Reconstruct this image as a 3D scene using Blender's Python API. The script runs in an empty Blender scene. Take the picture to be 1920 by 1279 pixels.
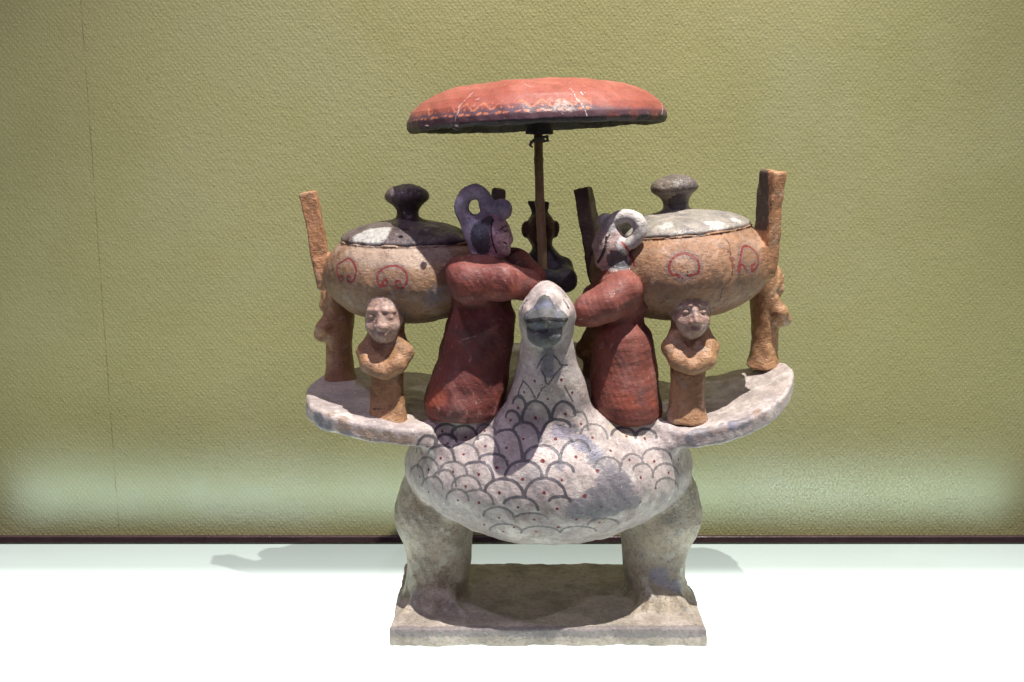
import bpy, math, time
import numpy as np
from mathutils import Vector
from mathutils.bvhtree import BVHTree
T0 = time.time()
C = bpy.context.scene.collection
# ------------------------------------------------------------------ camera, light, exposure
PITCH = math.radians(10.69); FPX = 2000.0; CAMZ = 503.0; MM = 0.001
cam = bpy.data.objects.new('camera', bpy.data.cameras.new('camera')); C.objects.link(cam)
cam.location = (0, -1000*MM, CAMZ*MM)
cam.rotation_euler = (math.radians(90)-PITCH, 0, 0)
cam.data.sensor_width = 36; cam.data.lens = FPX/1920*36
cam.data.clip_start = 0.01; cam.data.clip_end = 50
bpy.context.scene.camera = cam
w = bpy.data.worlds.new('World'); bpy.context.scene.world = w; w.use_nodes = True
bg = w.node_tree.nodes['Background']
bg.inputs[0].default_value = (0.52, 0.44, 0.50, 1); bg.inputs[1].default_value = 0.045
def lamp(name, kind, loc, target, energy, color, **kw):
    l = bpy.data.lights.new(name, kind); l.energy = energy; l.color = color
    for k, v in kw.items(): setattr(l, k, v)
    o = bpy.data.objects.new(name, l); C.objects.link(o)
    o.location = Vector(loc)*MM
    d = (Vector(target)-Vector(loc))
    o.rotation_euler = d.to_track_quat('-Z', 'Y').to_euler()
    return o
lamp('key_spotlight', 'SPOT', (520, -490, 2700), (20, 150, 170), 540, (1.0, 0.94, 0.87), spot_size=math.radians(50), spot_blend=1.0, shadow_soft_size=0.014)
lamp('second_spotlight', 'SPOT', (1250, -520, 1850), (0, 130, 200), 26, (0.95, 0.93, 1.0), spot_size=math.radians(70), spot_blend=0.7, shadow_soft_size=0.02)
lamp('left_spotlight', 'SPOT', (-820, -560, 2500), (30, 60, 240), 62, (0.82, 0.74, 1.0), spot_size=math.radians(60), spot_blend=0.6, shadow_soft_size=0.05)
lamp('hall_light', 'AREA', (-350, -2600, 1700), (40, 100, 200), 10, (0.80, 0.60, 1.0), shape='RECTANGLE', size=1.6, size_y=0.9)
# light that leaves the slot behind the glass floor and washes the foot of the wall
lamp('floor_slot_light', 'AREA', (0, 302, -22), (0, 420, 24), 0.56, (0.46, 0.64, 1.0), shape='RECTANGLE', size=1.38, size_y=0.014, spread=math.radians(60))
vs = bpy.context.scene.view_settings
vs.view_transform = 'Standard'; vs.look = 'None'; vs.exposure = 0.0; vs.gamma = 1.0
bpy.context.scene.cycles.max_bounces = 6

def P(px, py, Y):
    """photo pixel + distance behind the plinth's front edge -> millimetres"""
    r = np.array([px-960.0, 0, 0]) + FPX*np.array([0, math.cos(PITCH), -math.sin(PITCH)]) + (639.5-py)*np.array([0, math.sin(PITCH), math.cos(PITCH)])
    t = (Y+1000.0)/r[1]
    return np.array([0, -1000.0, CAMZ]) + r*t
def S(Y, z=300):           # photo pixels per millimetre
    return FPX/((Y+1000)*math.cos(PITCH)+(CAMZ-z)*math.sin(PITCH))

# ------------------------------------------------------------------ implicit shapes (millimetres)
def F(a): return np.asarray(a, np.float32)
def ell(p, c, r, R=None):
    q = p-F(c)
    if R is not None: q = q@F(R)
    r = F(r); a = q/r
    k0 = np.sqrt((a*a).sum(1))+1e-6; b = a/r; k1 = np.sqrt((b*b).sum(1))+1e-9
    return k0*(k0-1)/k1
def cap(p, a, b, ra, rb=None):
    rb = ra if rb is None else rb
    a = F(a); b = F(b); ba = b-a; pa = p-a
    h = np.clip(pa@ba/max(float(ba@ba), 1e-6), 0, 1)
    return np.sqrt(((pa-h[:, None]*ba)**2).sum(1)) - (ra+(rb-ra)*h)
def chain(p, pts, rs, k=6):
    d = None
    for i in range(len(pts)-1):
        e = cap(p, pts[i], pts[i+1], rs[i], rs[i+1]); d = e if d is None else smin(d, e, k)
    return d
def box(p, c, hs, R=None, r=1.0):
    q = p-F(c)
    if R is not None: q = q@F(R)
    q = np.abs(q)-(F(hs)-r)
    return np.sqrt((np.maximum(q, 0)**2).sum(1)) + np.minimum(q.max(1), 0) - r
def torus(p, c, Rm, rm, R=None, sx=1.0, sz=1.0):
    """ring lying in its local XZ plane"""
    q = p-F(c)
    if R is not None: q = q@F(R)
    l = np.sqrt((q[:, 0]/sx)**2+(q[:, 2]/sz)**2)-Rm
    return np.sqrt(l*l+q[:, 1]**2)-rm
def smin(a, b, k):
    h = np.maximum(k-np.abs(a-b), 0)/k
    return np.minimum(a, b)-h*h*k*0.25
def smax(a, b, k): return -smin(-a, -b, k)
def U(k, *ds):
    d = ds[0]
    for e in ds[1:]: d = smin(d, e, k)
    return d
def stack(p, z, cx, cy, rx, ry, cut=3.0):
    """body of elliptic cross-sections over height"""
    z = F(z); zz = p[:, 2]; t = np.linspace(z[0], z[-1], 160)
    def ip(v):
        v = np.interp(t, z, F(v)); k = np.hanning(9); k /= k.sum()
        vp = np.pad(v, 4, mode='reflect', reflect_type='odd'); v = np.convolve(vp, k, 'valid')
        return np.interp(zz, t, v)
    a = ip(rx); b = ip(ry)
    x = (p[:, 0]-ip(cx))/a; y = (p[:, 1]-ip(cy))/b
    d = (np.sqrt(x*x+y*y)-1)*np.minimum(a, b)
    return smax(d, np.maximum(z[0]-zz, zz-z[-1]), cut)
def rows(rs):
    """(py, x_left, x_right, Y, depth/width) traced rows, bottom first -> stack arguments"""
    z, cx, cy, rx, ry = [], [], [], [], []
    for py, xl, xr, Y, k in rs:
        c = P((xl+xr)/2, py, Y); s = S(Y, c[2]); hw = (xr-xl)/2/s
        z.append(c[2]); cx.append(c[0]); cy.append(Y); rx.append(hw); ry.append(hw*k)
    return z, cx, cy, rx, ry
def poly_table(poly, h=0.8, m=14):
    """signed distance to a polygon, tabulated; returns a sampler"""
    q = np.array(poly, float); lo = q.min(0)-m; hi = q.max(0)+m
    nx, ny = (np.ceil((hi-lo)/h)).astype(int)+1
    gx, gy = np.meshgrid(lo[0]+h*np.arange(nx), lo[1]+h*np.arange(ny), indexing='ij')
    d = np.full(gx.shape, 1e9); s = np.ones(gx.shape)
    n = len(q)
    for i in range(n):
        a = q[i]; b = q[(i+1) % n]; e = b-a; wx = gx-a[0]; wy = gy-a[1]
        t = np.clip((wx*e[0]+wy*e[1])/(e@e+1e-9), 0, 1)
        d = np.minimum(d, (wx-e[0]*t)**2+(wy-e[1]*t)**2)
        c1 = gy >= a[1]; c2 = gy < b[1]; c3 = e[0]*wy > e[1]*wx
        s = np.where((c1 & c2 & c3) | (~c1 & ~c2 & ~c3), -s, s)
    D = F(np.sqrt(d)*s)
    def f(x, y):
        fx = np.clip((x-lo[0])/h, 0, nx-1.001); fy = np.clip((y-lo[1])/h, 0, ny-1.001)
        i = fx.astype(np.int32); j = fy.astype(np.int32); u = fx-i; v = fy-j
        g = D[i, j]*(1-u)*(1-v)+D[i+1, j]*u*(1-v)+D[i, j+1]*(1-u)*v+D[i+1, j+1]*u*v
        ox = np.maximum(np.maximum(lo[0]-x, x-hi[0]), 0); oy = np.maximum(np.maximum(lo[1]-y, y-hi[1]), 0)
        return g+np.sqrt(ox*ox+oy*oy)
    return f
def spline(pts, n=8, closed=False):
    q = np.array(pts, float); out = []
    m = len(q); segs = m if closed else m-1
    for i in range(segs):
        p0 = q[(i-1) % m] if closed or i > 0 else q[i]; p1 = q[i]; p2 = q[(i+1) % m]; p3 = q[(i+2) % m] if closed or i+2 < m else p2
        for t in np.linspace(0, 1, n, endpoint=False):
            out.append(0.5*((2*p1)+(-p0+p2)*t+(2*p0-5*p1+4*p2-p3)*t*t+(-p0+3*p1-3*p2+p3)*t**3))
    if not closed: out.append(q[-1])
    return np.array(out)
RN = np.random.RandomState(7)
WK = [(RN.normal(size=3), RN.uniform(0, 6.28)) for _ in range(24)]
def wob(p, lam, amp, seed=0):
    """hand-modelled unevenness"""
    d = np.zeros(len(p), np.float32)
    for i in range(6):
        k, ph = WK[(i+seed*5) % 24]
        k = F(k/np.linalg.norm(k)*6.283/(lam*(0.6+0.16*i)))
        d += np.sin(p@k+ph+1.3*seed)
    return d*amp/3
def rotz(a): c, s = math.cos(a), math.sin(a); return np.array([[c, -s, 0], [s, c, 0], [0, 0, 1]])
def roty(a): c, s = math.cos(a), math.sin(a); return np.array([[c, 0, s], [0, 1, 0], [-s, 0, c]])
def rotx(a): c, s = math.cos(a), math.sin(a); return np.array([[1, 0, 0], [0, c, -s], [0, s, c]])

def near(fn, c, r):
    """evaluate an ingredient only inside a ball; outside, the distance to the ball stands in"""
    c = F(c)
    def f(p):
        d = np.sqrt(((p-c)**2).sum(1))-r+10
        m = d < 10
        out = d
        if m.any(): out = d.copy(); out[m] = fn(p[m])
        return out.astype(np.float32)
    return f
# ------------------------------------------------------------------ surface nets
def nets(f, lo, hi, h):
    lo = np.array(lo, float); hi = np.array(hi, float); B = 12
    nb = np.ceil((hi-lo)/(h*B)).astype(int); n = nb*B
    g = np.stack(np.meshgrid(*[np.arange(k) for k in nb], indexing='ij'), -1).reshape(-1, 3)
    cen = F(lo+(g+0.5)*B*h)
    dc = f(cen)
    D = np.repeat(np.repeat(np.repeat(dc.reshape(nb), B, 0), B, 1), B, 2).astype(np.float32)
    D = np.where(D > 0, 50, -50).astype(np.float32)
    act = g[np.abs(dc) < B*h*0.9*1.7+3]
    o = np.stack(np.meshgrid(*[np.arange(B)]*3, indexing='ij'), -1).reshape(-1, 3)
    step = 160
    for s in range(0, len(act), step):
        a = act[s:s+step]
        idx = (a[:, None]*B+o[None]).reshape(-1, 3)
        D[idx[:, 0], idx[:, 1], idx[:, 2]] = f(F(lo+idx*h))
    neg = D < 0
    sh = np.array(D.shape)-1
    cnt = np.zeros(sh, np.int8)
    for dx in (0, 1):
        for dy in (0, 1):
            for dz in (0, 1):
                cnt += neg[dx:sh[0]+dx, dy:sh[1]+dy, dz:sh[2]+dz]
    cells = np.argwhere((cnt > 0) & (cnt < 8))
    vid = np.full(sh, -1, np.int64); vid[cells[:, 0], cells[:, 1], cells[:, 2]] = np.arange(len(cells))
    acc = np.zeros((len(cells), 3)); num = np.zeros(len(cells))
    for ax in range(3):
        b, c = [(1, 2), (0, 2), (0, 1)][ax]
        for u in (0, 1):
            for v in (0, 1):
                p0 = cells.copy(); p0[:, b] += u; p0[:, c] += v; p1 = p0.copy(); p1[:, ax] += 1
                d0 = D[tuple(p0.T)]; d1 = D[tuple(p1.T)]; m = (d0 < 0) != (d1 < 0)
                t = np.where(m, d0/np.where(m, d0-d1, 1), 0)
                q = p0.astype(float); q[:, ax] += t
                acc[m] += q[m]; num[m] += 1
    V = lo+acc/num[:, None]*h
    Q = []
    for ax in range(3):
        b, c = [(1, 2), (2, 0), (0, 1)][ax]
        s0 = [slice(0, None)]*3; s1 = [slice(0, None)]*3
        s0[ax] = slice(0, -1); s1[ax] = slice(1, None)
        n0 = neg[tuple(s0)]; n1 = neg[tuple(s1)]
        e = np.argwhere(n0 != n1)
        e = e[(e[:, b] > 0) & (e[:, c] > 0) & (e[:, b] < sh[b]) & (e[:, c] < sh[c])]
        ins = n0[tuple(e.T)]
        def off(db, dc_):
            k = e.copy(); k[:, b] -= db; k[:, c] -= dc_; return vid[tuple(k.T)]
        q = np.stack([off(0, 0), off(1, 0), off(1, 1), off(0, 1)], 1)
        q[~ins] = q[~ins][:, ::-1]
        Q.append(q)
    Q = np.concatenate(Q); Q = Q[(Q >= 0).all(1)]
    Vf = F(V); e = max(h*0.6, 0.35)
    G = np.stack([f(Vf+F(np.eye(3)[i]*e))-f(Vf-F(np.eye(3)[i]*e)) for i in range(3)], 1)
    G /= np.linalg.norm(G, axis=1)[:, None]+1e-9
    return V, Q, G

class Solid:
    """a fused clay surface that is cut into parts where the nearest ingredient changes"""
    def __init__(s, f, lo, hi, h):
        s.V, s.Q, s.N = nets(f, lo, hi, h); s.attr = {}
        s._bvh = None
    def bvh(s):
        if s._bvh is None: s._bvh = BVHTree.FromPolygons(s.V.tolist(), s.Q.tolist())
        return s._bvh
    def hit(s, px, py):
        o = Vector((0, -1000, CAMZ)); d = Vector(P(px, py, 0))-o; d.normalize()
        r = s.bvh().ray_cast(o, d)
        return None if r[0] is None else np.array(r[0])
    def strokes(s, name, lines, lift=0.0):
        """distance in mm from every vertex to painted strokes traced on the photograph; a line is (points, half width)"""
        A, Bs, W = [], [], []
        for ln in lines:
            pts, wd = ln
            pts = np.array(pts, float); dense = []
            for i in range(len(pts)-1):
                n = max(1, int(np.hypot(*(pts[i+1]-pts[i]))//5))
                for t in np.linspace(0, 1, n, endpoint=False): dense.append(pts[i]*(1-t)+pts[i+1]*t)
            dense.append(pts[-1])
            hs = [s.hit(*d) for d in dense]
            for a, b in zip(hs[:-1], hs[1:]):
                if a is None or b is None or np.linalg.norm(a-b) > 14: continue
                A.append(a); Bs.append(b); W.append(wd)
        s._seg(name, A, Bs, W)
    def _seg(s, name, A, Bs, W):
        out = np.full(len(s.V), 20.0, np.float32)
        for a, b, wd in zip(A, Bs, W):
            a = F(a); b = F(b)
            lo = np.minimum(a, b)-12; hi = np.maximum(a, b)+12
            m = np.where(((s.V > lo) & (s.V < hi)).all(1))[0]
            if len(m) == 0: continue
            out[m] = np.minimum(out[m], cap(F(s.V[m]), a, b, wd))
        s.attr[name] = np.minimum(s.attr.get(name, 20.0), out)
    def dots(s, name, pts):
        A, Bs, W = [], [], []
        for px, py, r in pts:
            a = s.hit(px, py)
            if a is not None: A.append(a); Bs.append(a+1e-3); W.append(r)
        s._seg(name, A, Bs, W)
    def blobs(s, name, pts):
        """soft stains: (px, py, radius mm, strength)"""
        out = np.zeros(len(s.V), np.float32)
        for b in pts:
            a = s.hit(b[0], b[1])
            if a is None: continue
            d = np.sqrt(((s.V-a)**2).sum(1)); out = out+(1-out)*np.exp(-(d/b[2])**2)*b[3]
        s.attr[name] = np.maximum(s.attr.get(name, 0.0), out).astype(np.float32)
    def cut(s, items, root, origin):
        """items: list of (key, parent key or None, object name, field, material, label)"""
        fc = F(s.V[s.Q].mean(1))
        lab = np.argmin(np.stack([it[3](fc) for it in items], 1), 1)
        made = {}
        for i, (key, par, name, fld, mat, label) in enumerate(items):
            q = s.Q[lab == i]
            if len(q) == 0: continue
            u, inv = np.unique(q, return_inverse=True); q = inv.reshape(-1, 4)
            o = put(name, (s.V[u]-origin)*MM, q, mat, made.get(par, root) if par else root, s.N[u], {k: v[u] for k, v in s.attr.items()})
            if label: o['label'] = label
            made[key] = o
        return made
def put(name, V, Q, mat, parent=None, N=None, attrs=None):
    me = bpy.data.meshes.new(name)
    V = np.asarray(V, np.float32); Q = np.asarray(Q, np.int32); k = Q.shape[1]
    me.vertices.add(len(V)); me.vertices.foreach_set('co', V.ravel())
    me.loops.add(Q.size); me.loops.foreach_set('vertex_index', Q.ravel())
    me.polygons.add(len(Q)); me.polygons.foreach_set('loop_start', np.arange(0, Q.size, k, dtype=np.int32))
    me.update(calc_edges=True)
    me.polygons.foreach_set('use_smooth', np.ones(len(Q), bool))
    if attrs:
        for n, a in attrs.items():
            at = me.attributes.new(n, 'FLOAT', 'POINT'); at.data.foreach_set('value', np.asarray(a, np.float32))
    if N is not None: me.normals_split_custom_set_from_vertices(N.tolist())
    me.materials.append(mat)
    o = bpy.data.objects.new(name, me); C.objects.link(o)
    if parent is not None: o.parent = parent
    return o
def thing(name, label, cat, loc, group=None):
    o = bpy.data.objects.new(name, None); C.objects.link(o); o.location = Vector(loc)*MM
    o.empty_display_size = 0.02; o['label'] = label; o['category'] = cat
    if group: o['group'] = group
    return o

# ------------------------------------------------------------------ materials
class Mat:
    def __init__(s, name):
        s.m = bpy.data.materials.new(name); s.m.use_nodes = True; s.t = s.m.node_tree; s.n = s.t.nodes; s.l = s.t.links
        s.b = s.n['Principled BSDF']; s.co = s.n.new('ShaderNodeTexCoord').outputs['Object']
        s.col = None; s.h = None; s.rough = 0.6
    def v(s, sock, val):
        if isinstance(val, (int, float)): sock.default_value = val
        elif isinstance(val, tuple): sock.default_value = val if len(val) == 4 else (*val, 1)
        else: s.l.new(val, sock)
    def math(s, op, a, b=0.0, c=0.0, clamp=False):
        n = s.n.new('ShaderNodeMath'); n.operation = op; n.use_clamp = clamp
        s.v(n.inputs[0], a); s.v(n.inputs[1], b); s.v(n.inputs[2], c); return n.outputs[0]
    def noise(s, scale, detail=4, rough=0.55, off=0, stretch=None, dist=0.0):
        co = s.co
        mp = s.n.new('ShaderNodeMapping'); s.l.new(co, mp.inputs[0]); mp.inputs['Location'].default_value = (off, off*.7, off*1.3)
        if stretch: mp.inputs['Scale'].default_value = stretch
        n = s.n.new('ShaderNodeTexNoise'); s.l.new(mp.outputs[0], n.inputs['Vector'])
        n.inputs['Scale'].default_value = scale; n.inputs['Detail'].default_value = detail; n.inputs['Roughness'].default_value = rough; n.inputs['Distortion'].default_value = dist
        return n.outputs['Fac']
    def ss(s, x, a, b, t0=0.0, t1=1.0):
        n = s.n.new('ShaderNodeMapRange'); n.interpolation_type = 'SMOOTHSTEP'
        s.v(n.inputs[0], x); n.inputs[1].default_value = a; n.inputs[2].default_value = b; n.inputs[3].default_value = t0; n.inputs[4].default_value = t1
        return n.outputs[0]
    def mix(s, f, a, b, mode='MIX'):
        n = s.n.new('ShaderNodeMix'); n.data_type = 'RGBA'; n.blend_type = mode
        s.v(n.inputs[0], f); s.v(n.inputs[6], a); s.v(n.inputs[7], b); return n.outputs[2]
    def att(s, name):
        n = s.n.new('ShaderNodeAttribute'); n.attribute_name = name; return n.outputs['Fac']
    def base(s, c1, c2, scale=25, off=0, lo=.35, hi=.65):
        s.col = s.mix(s.ss(s.noise(scale, 6, .62, off), lo, hi), c1, c2)
    def patch(s, c, scale, lo, hi, k=1.0, off=3, stretch=None, detail=6, dist=0.0):
        s.col = s.mix(s.ss(s.noise(scale, detail, .6, off, stretch, dist), lo, hi, 0, k), s.col, c)
    def line(s, name, c, soft=.35, k=1.0, wobble=.8, wear=(.2, .45), woff=11, wscale=160):
        d = s.math('ADD', s.att(name), s.math('MULTIPLY', s.math('SUBTRACT', s.noise(320, 3, .6, woff), .5), wobble*2))
        f = s.ss(d, -soft, soft, 1, 0)
        f = s.math('MULTIPLY', f, s.ss(s.noise(wscale, 4, .6, woff+5), wear[0], wear[1], .25, k))
        s.col = s.mix(f, s.col, c); return f
    def stain(s, name, c, k=.9, lo=.30, hi=.85, nk=1.5, scale=48, off=21):
        x = s.math('ADD', s.att(name), s.math('MULTIPLY', s.math('SUBTRACT', s.noise(scale, 8, .66, off), .5), nk))
        x = s.math('ADD', x, s.math('MULTIPLY', s.math('SUBTRACT', s.noise(scale*5, 4, .7, off+2, (1, 1, 2)), .5), .8))
        s.col = s.mix(s.ss(x, (lo+hi)/2-.12, (lo+hi)/2+.14, 0, k), s.col, c)
    def speck(s, c, scale, th, k=1.0, off=31):
        mp = s.n.new('ShaderNodeMapping'); s.l.new(s.co, mp.inputs[0]); mp.inputs['Location'].default_value = (off, off, off)
        n = s.n.new('ShaderNodeTexVoronoi'); s.l.new(mp.outputs[0], n.inputs['Vector']); n.inputs['Scale'].default_value = scale
        sel = s.ss(s.noise(scale*.4, 2, .5, off), .5, .62)
        f = s.math('MULTIPLY', s.ss(n.outputs['Distance'], th*.7, th, k, 0), sel); s.col = s.mix(f, s.col, c)
    def scratch(s, c, k=.6, off=41, scale=30, w=.012):
        """thin scattered scratches: iso-lines of stretched noise, shown only here and there"""
        a = s.noise(scale, 1, .5, off, (1, 1, 3.2), .8)
        f = s.ss(s.math('ABSOLUTE', s.math('SUBTRACT', a, .5)), w*.3, w, k, 0)
        g = s.ss(s.noise(scale*3, 4, .65, off+3), .6, .68)
        s.col = s.mix(s.math('MULTIPLY', f, g), s.col, c)
    def bump(s, terms, strength=1.0):
        h = None
        for x, k in terms:
            y = s.math('MULTIPLY', x, k); h = y if h is None else s.math('ADD', h, y)
        n = s.n.new('ShaderNodeBump'); n.inputs['Strength'].default_value = strength; n.inputs['Distance'].default_value = 0.001
        s.l.new(h, n.inputs['Height']); s.l.new(n.outputs[0], s.b.inputs['Normal'])
    def done(s, rough=.55, spec=.4, var=.15):
        s.l.new(s.col, s.b.inputs['Base Color']); s.b.inputs['Specular IOR Level'].default_value = spec
        s.l.new(s.ss(s.noise(70, 5, .6, 51), .3, .7, rough-var, rough+var), s.b.inputs['Roughness'])
        return s.m
def clay_bump(M, a=1.0):
    M.col = M.mix(M.ss(M.noise(240, 4, .7, 91), .45, .7, 0, .38), M.col, (.07, .055, .05)); M.col = M.mix(M.ss(M.noise(150, 5, .7, 95, (1, 1, 2.4)), .57, .70, 0, .30), M.col, (.75, .68, .62), 'SOFT_LIGHT')
    pits = M.ss(M.noise(420, 3, .7, 61), .28, .4)
    M.bump([(M.noise(45, 5, .6, 62), 2.6*a), (M.noise(170, 4, .68, 63, (1, 1, 2)), 1.0*a), (M.noise(600, 2, .6, 64), .4*a), (pits, .45*a)], 1.0)

M = Mat('bird_clay')
M.base((.52, .455, .425), (.36, .31, .30), 26, 0, .38, .62)
M.patch((.70, .65, .60), 40, .52, .7, .7, 5)
M.patch((.34, .26, .20), 34, .57, .70, .6, 8); M.patch((.72, .68, .63), 130, .60, .68, .6, 18); M.patch((.27, .28, .29), 17, .57, .70, .45, 28)
M.patch((.31, .32, .33), 90, .62, .72, .45, 14)
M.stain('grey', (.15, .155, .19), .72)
M.stain('blue', (.17, .18, .29), .6, off=25)
M.stain('brown', (.30, .20, .13), .7, off=27)
M.stain('bare', (.50, .46, .33), .8, off=29)
M.line('scale', (.085, .08, .095), .22, .92, .9, (.20, .34), wscale=240)
M.line('faint', (.12, .115, .12), .25, .8, 1.0, (.28, .44), wscale=240)
M.line('dot', (.16, .014, .012), .2, .97, .7, (.1, .3))
M.line('black', (.035, .03, .035), .35, .95, .6)
M.speck((.10, .08, .07), 260, .2, .6)
M.scratch((.74, .71, .66), .6, 41, 45, .016); M.scratch((.13, .11, .10), .6, 71, 36, .010); M.scratch((.16, .14, .13), .5, 81, 90, .02)
clay_bump(M, .75)
m_bird = M.done(.50, .45)
M = Mat('grey_beak'); M.base((.16, .165, .16), (.09, .095, .095), 60, 4); M.patch((.15, .17, .27), 70, .5, .66, .6, 5); M.patch((.48, .46, .44), 110, .60, .68, .8, 8); M.patch((.22, .22, .14), 50, .6, .7, .6, 18)
M.line('black', (.02, .018, .02), .3, .97, .5); M.scratch((.7, .68, .64), .6, 41, 70); clay_bump(M, 1.0); m_beak = M.done(.7, .3)
M = Mat('leg_whitewash')
M.base((.45, .39, .30), (.30, .26, .20), 30, 4, .38, .62); M.patch((.52, .50, .43), 60, .54, .66, .7, 5); M.patch((.19, .15, .10), 26, .56, .70, .6, 8, (1, 1, .6)); M.patch((.25, .27, .26), 45, .58, .68, .6, 14)
M.stain('grey', (.15, .16, .17), .8); M.stain('blue', (.24, .25, .33), .7, off=25); M.stain('brown', (.22, .16, .10), .7, off=27)
M.speck((.08, .06, .05), 240, .2, .8); M.scratch((.75, .73, .66), .6); clay_bump(M, 1.3); m_birdleg = M.done(.52, .42)

M = Mat('plinth_clay')
M.base((.46, .40, .345), (.31, .27, .225), 30, 2)
M.patch((.52, .46, .40), 55, .55, .72, .7, 4)
M.patch((.20, .17, .14), 22, .58, .75, .6, 7)
M.patch((.30, .33, .28), 120, .6, .7, .5, 9)
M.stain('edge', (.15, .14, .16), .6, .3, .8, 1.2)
M.speck((.06, .05, .05), 240, .2, .8); M.scratch((.70, .68, .60), .6)
clay_bump(M, 1.3); m_plinth = M.done(.6, .35)

def vessel_mat(name, c1, c2, pale, k=0):
    M = Mat(name); M.base(c1, c2, 28, 3+k)
    M.patch(pale, 35, .5, .7, .6, 6+k, (1, 1, 3))
    M.patch((.17, .085, .05), 60, .58, .70, .6, 9+k, (1, 1, 2)); M.patch((.20, .13, .09), 14, .5, .7, .5, 29+k)
    M.stain('pale', pale, .75, .35, .7, .4)
    M.stain('grey', (.20, .19, .23), .75, .42, .75, .6)
    M.line('halo', (.17, .14, .135), 1.4, .6, 1.8, (.3, .55))
    M.line('red', (.23, .03, .02), .3, .92, .9, (.25, .42))
    M.line('black', (.04, .02, .015), .3, .95, .7, (.05, .2))
    M.stain('rust', (.17, .05, .03), .9, .4, .7, .8)
    M.speck((.16, .07, .05), 200, .22, .7); M.scratch((.62, .50, .38), .4)
    clay_bump(M, .9); return M.done(.55, .38)
m_vessel = vessel_mat('tan_clay', (.34, .205, .115), (.245, .145, .085), (.40, .31, .24))
m_vessel2 = vessel_mat('orange_clay', (.37, .205, .115), (.265, .155, .09), (.42, .29, .21), 3)
M = Mat('leg_clay'); M.base((.45, .255, .125), (.33, .18, .095), 40, 6)
M.patch((.46, .34, .25), 60, .55, .7, .8, 8); M.patch((.15, .08, .05), 80, .62, .75, .6, 12)
M.line('black', (.04, .02, .015), .3, .95, .7, (.05, .2)); M.speck((.10, .05, .03), 260, .2, .7); M.scratch((.6, .5, .4), .4)
clay_bump(M, 1.2); m_leg = M.done(.5, .42)
M = Mat('face_clay'); M.base((.46, .31, .25), (.33, .21, .165), 60, 6)
M.patch((.56, .46, .41), 90, .52, .68, .8, 8); M.line('black', (.12, .08, .08), .3, .8, .5)
M.speck((.10, .07, .06), 300, .2, .7); clay_bump(M, 1.2); m_face = M.done(.5, .4)
M = Mat('handle_clay'); M.base((.44, .22, .105), (.33, .17, .085), 45, 9)
M.patch((.44, .31, .20), 70, .56, .7, .7, 8); M.patch((.10, .06, .045), 90, .6, .74, .7, 12)
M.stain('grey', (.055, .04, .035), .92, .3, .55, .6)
M.speck((.10, .04, .03), 170, .25, .8); M.scratch((.6, .48, .36), .6)
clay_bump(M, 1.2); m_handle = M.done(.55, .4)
M = Mat('dark_handle_clay'); M.base((.10, .075, .055), (.16, .11, .075), 45, 9)
M.patch((.26, .19, .13), 70, .58, .7, .6, 8); M.scratch((.5, .45, .40), .7); clay_bump(M, 1.2); m_handle_dark = M.done(.5, .4)

def lid_mat(name, c1, c2, c3, k=0):
    M = Mat(name); M.base(c1, c2, 30, 3+k, .4, .6)
    M.patch(c3, 45, .52, .62, .8, 9+k, (1, 1, 2.5)); M.patch((.30, .21, .14), 70, .6, .7, .7, 15+k)
    M.stain('pale', (.50, .50, .47), .9, .4, .6, .8); M.stain('dark', (.045, .035, .045), .9, .4, .65, .7)
    M.scratch((.6, .58, .55), .7, 41+k, 40, .015); M.speck((.05, .04, .04), 220, .2, .7)
    clay_bump(M, 1.1); return M.done(.42, .5)
m_lid = lid_mat('dark_lid', (.085, .065, .065), (.13, .10, .10), (.05, .035, .04))
m_knob = lid_mat('brown_knob', (.20, .165, .13), (.13, .11, .10), (.28, .24, .19), 8)
m_lid2 = lid_mat('grey_lid', (.31, .285, .25), (.21, .195, .185), (.40, .36, .31), 4)

def robe_mat(name, c1, c2, c3, k=0):
    M = Mat(name); M.base(c1, c2, 26, 1+k)
    M.patch(c3, 38, .5, .68, .75, 7+k, (1, 1, .6)); M.patch((.11, .06, .055), 30, .53, .68, .75, 12+k); M.patch((.40, .22, .19), 140, .60, .68, .5, 22+k, (1, 1, .5)); M.patch((.07, .045, .045), 90, .62, .72, .6, 32+k)
    M.stain('red', (.32, .08, .045), .7, .4, .8, .8); M.stain('grey', (.10, .08, .085), .8, .45, .8, .7)
    M.line('black', (.05, .03, .04), .5, .7, .8); M.line('pale', (.5, .36, .33), .5, .6, .8, (.4, .6))
    M.scratch((.55, .40, .36), .6, 44+k, 45, .02); M.scratch((.5, .34, .3), .5, 54+k, 90, .02); M.speck((.62, .55, .5), 150, .1, .6)
    clay_bump(M, .65); return M.done(.60, .35)
m_robe = robe_mat('red_robe', (.215, .058, .045), (.14, .038, .034), (.26, .10, .085))
m_robe2 = robe_mat('rose_robe', (.27, .082, .058), (.19, .058, .045), (.32, .145, .12), 4)
def hair_mat(name, c1, c2, k=0):
    M = Mat(name); M.base(c1, c2, 60, 1+k); M.patch((.16, .15, .18), 50, .56, .72, .7, 7+k)
    M.stain('grey', (.07, .08, .095), .9, .4, .65, .6); M.stain('rust', (.25, .09, .08), .7, .4, .7, .8)
    M.line('black', (.02, .018, .022), .3, .97, .5); M.line('dot', (.42, .05, .03), .3, .9, .5)
    M.scratch((.7, .68, .66), .5, 47, 80, .02); M.speck((.08, .06, .06), 300, .2, .6); clay_bump(M, 1.0); return M.done(.45, .45)
m_hair = hair_mat('blue_grey_hair', (.62, .57, .64), (.40, .39, .47))  # lightened and given a lilac cast for hair under the canopy's shade
m_hair2 = hair_mat('white_hair', (.60, .56, .53), (.44, .42, .43), 4)
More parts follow.
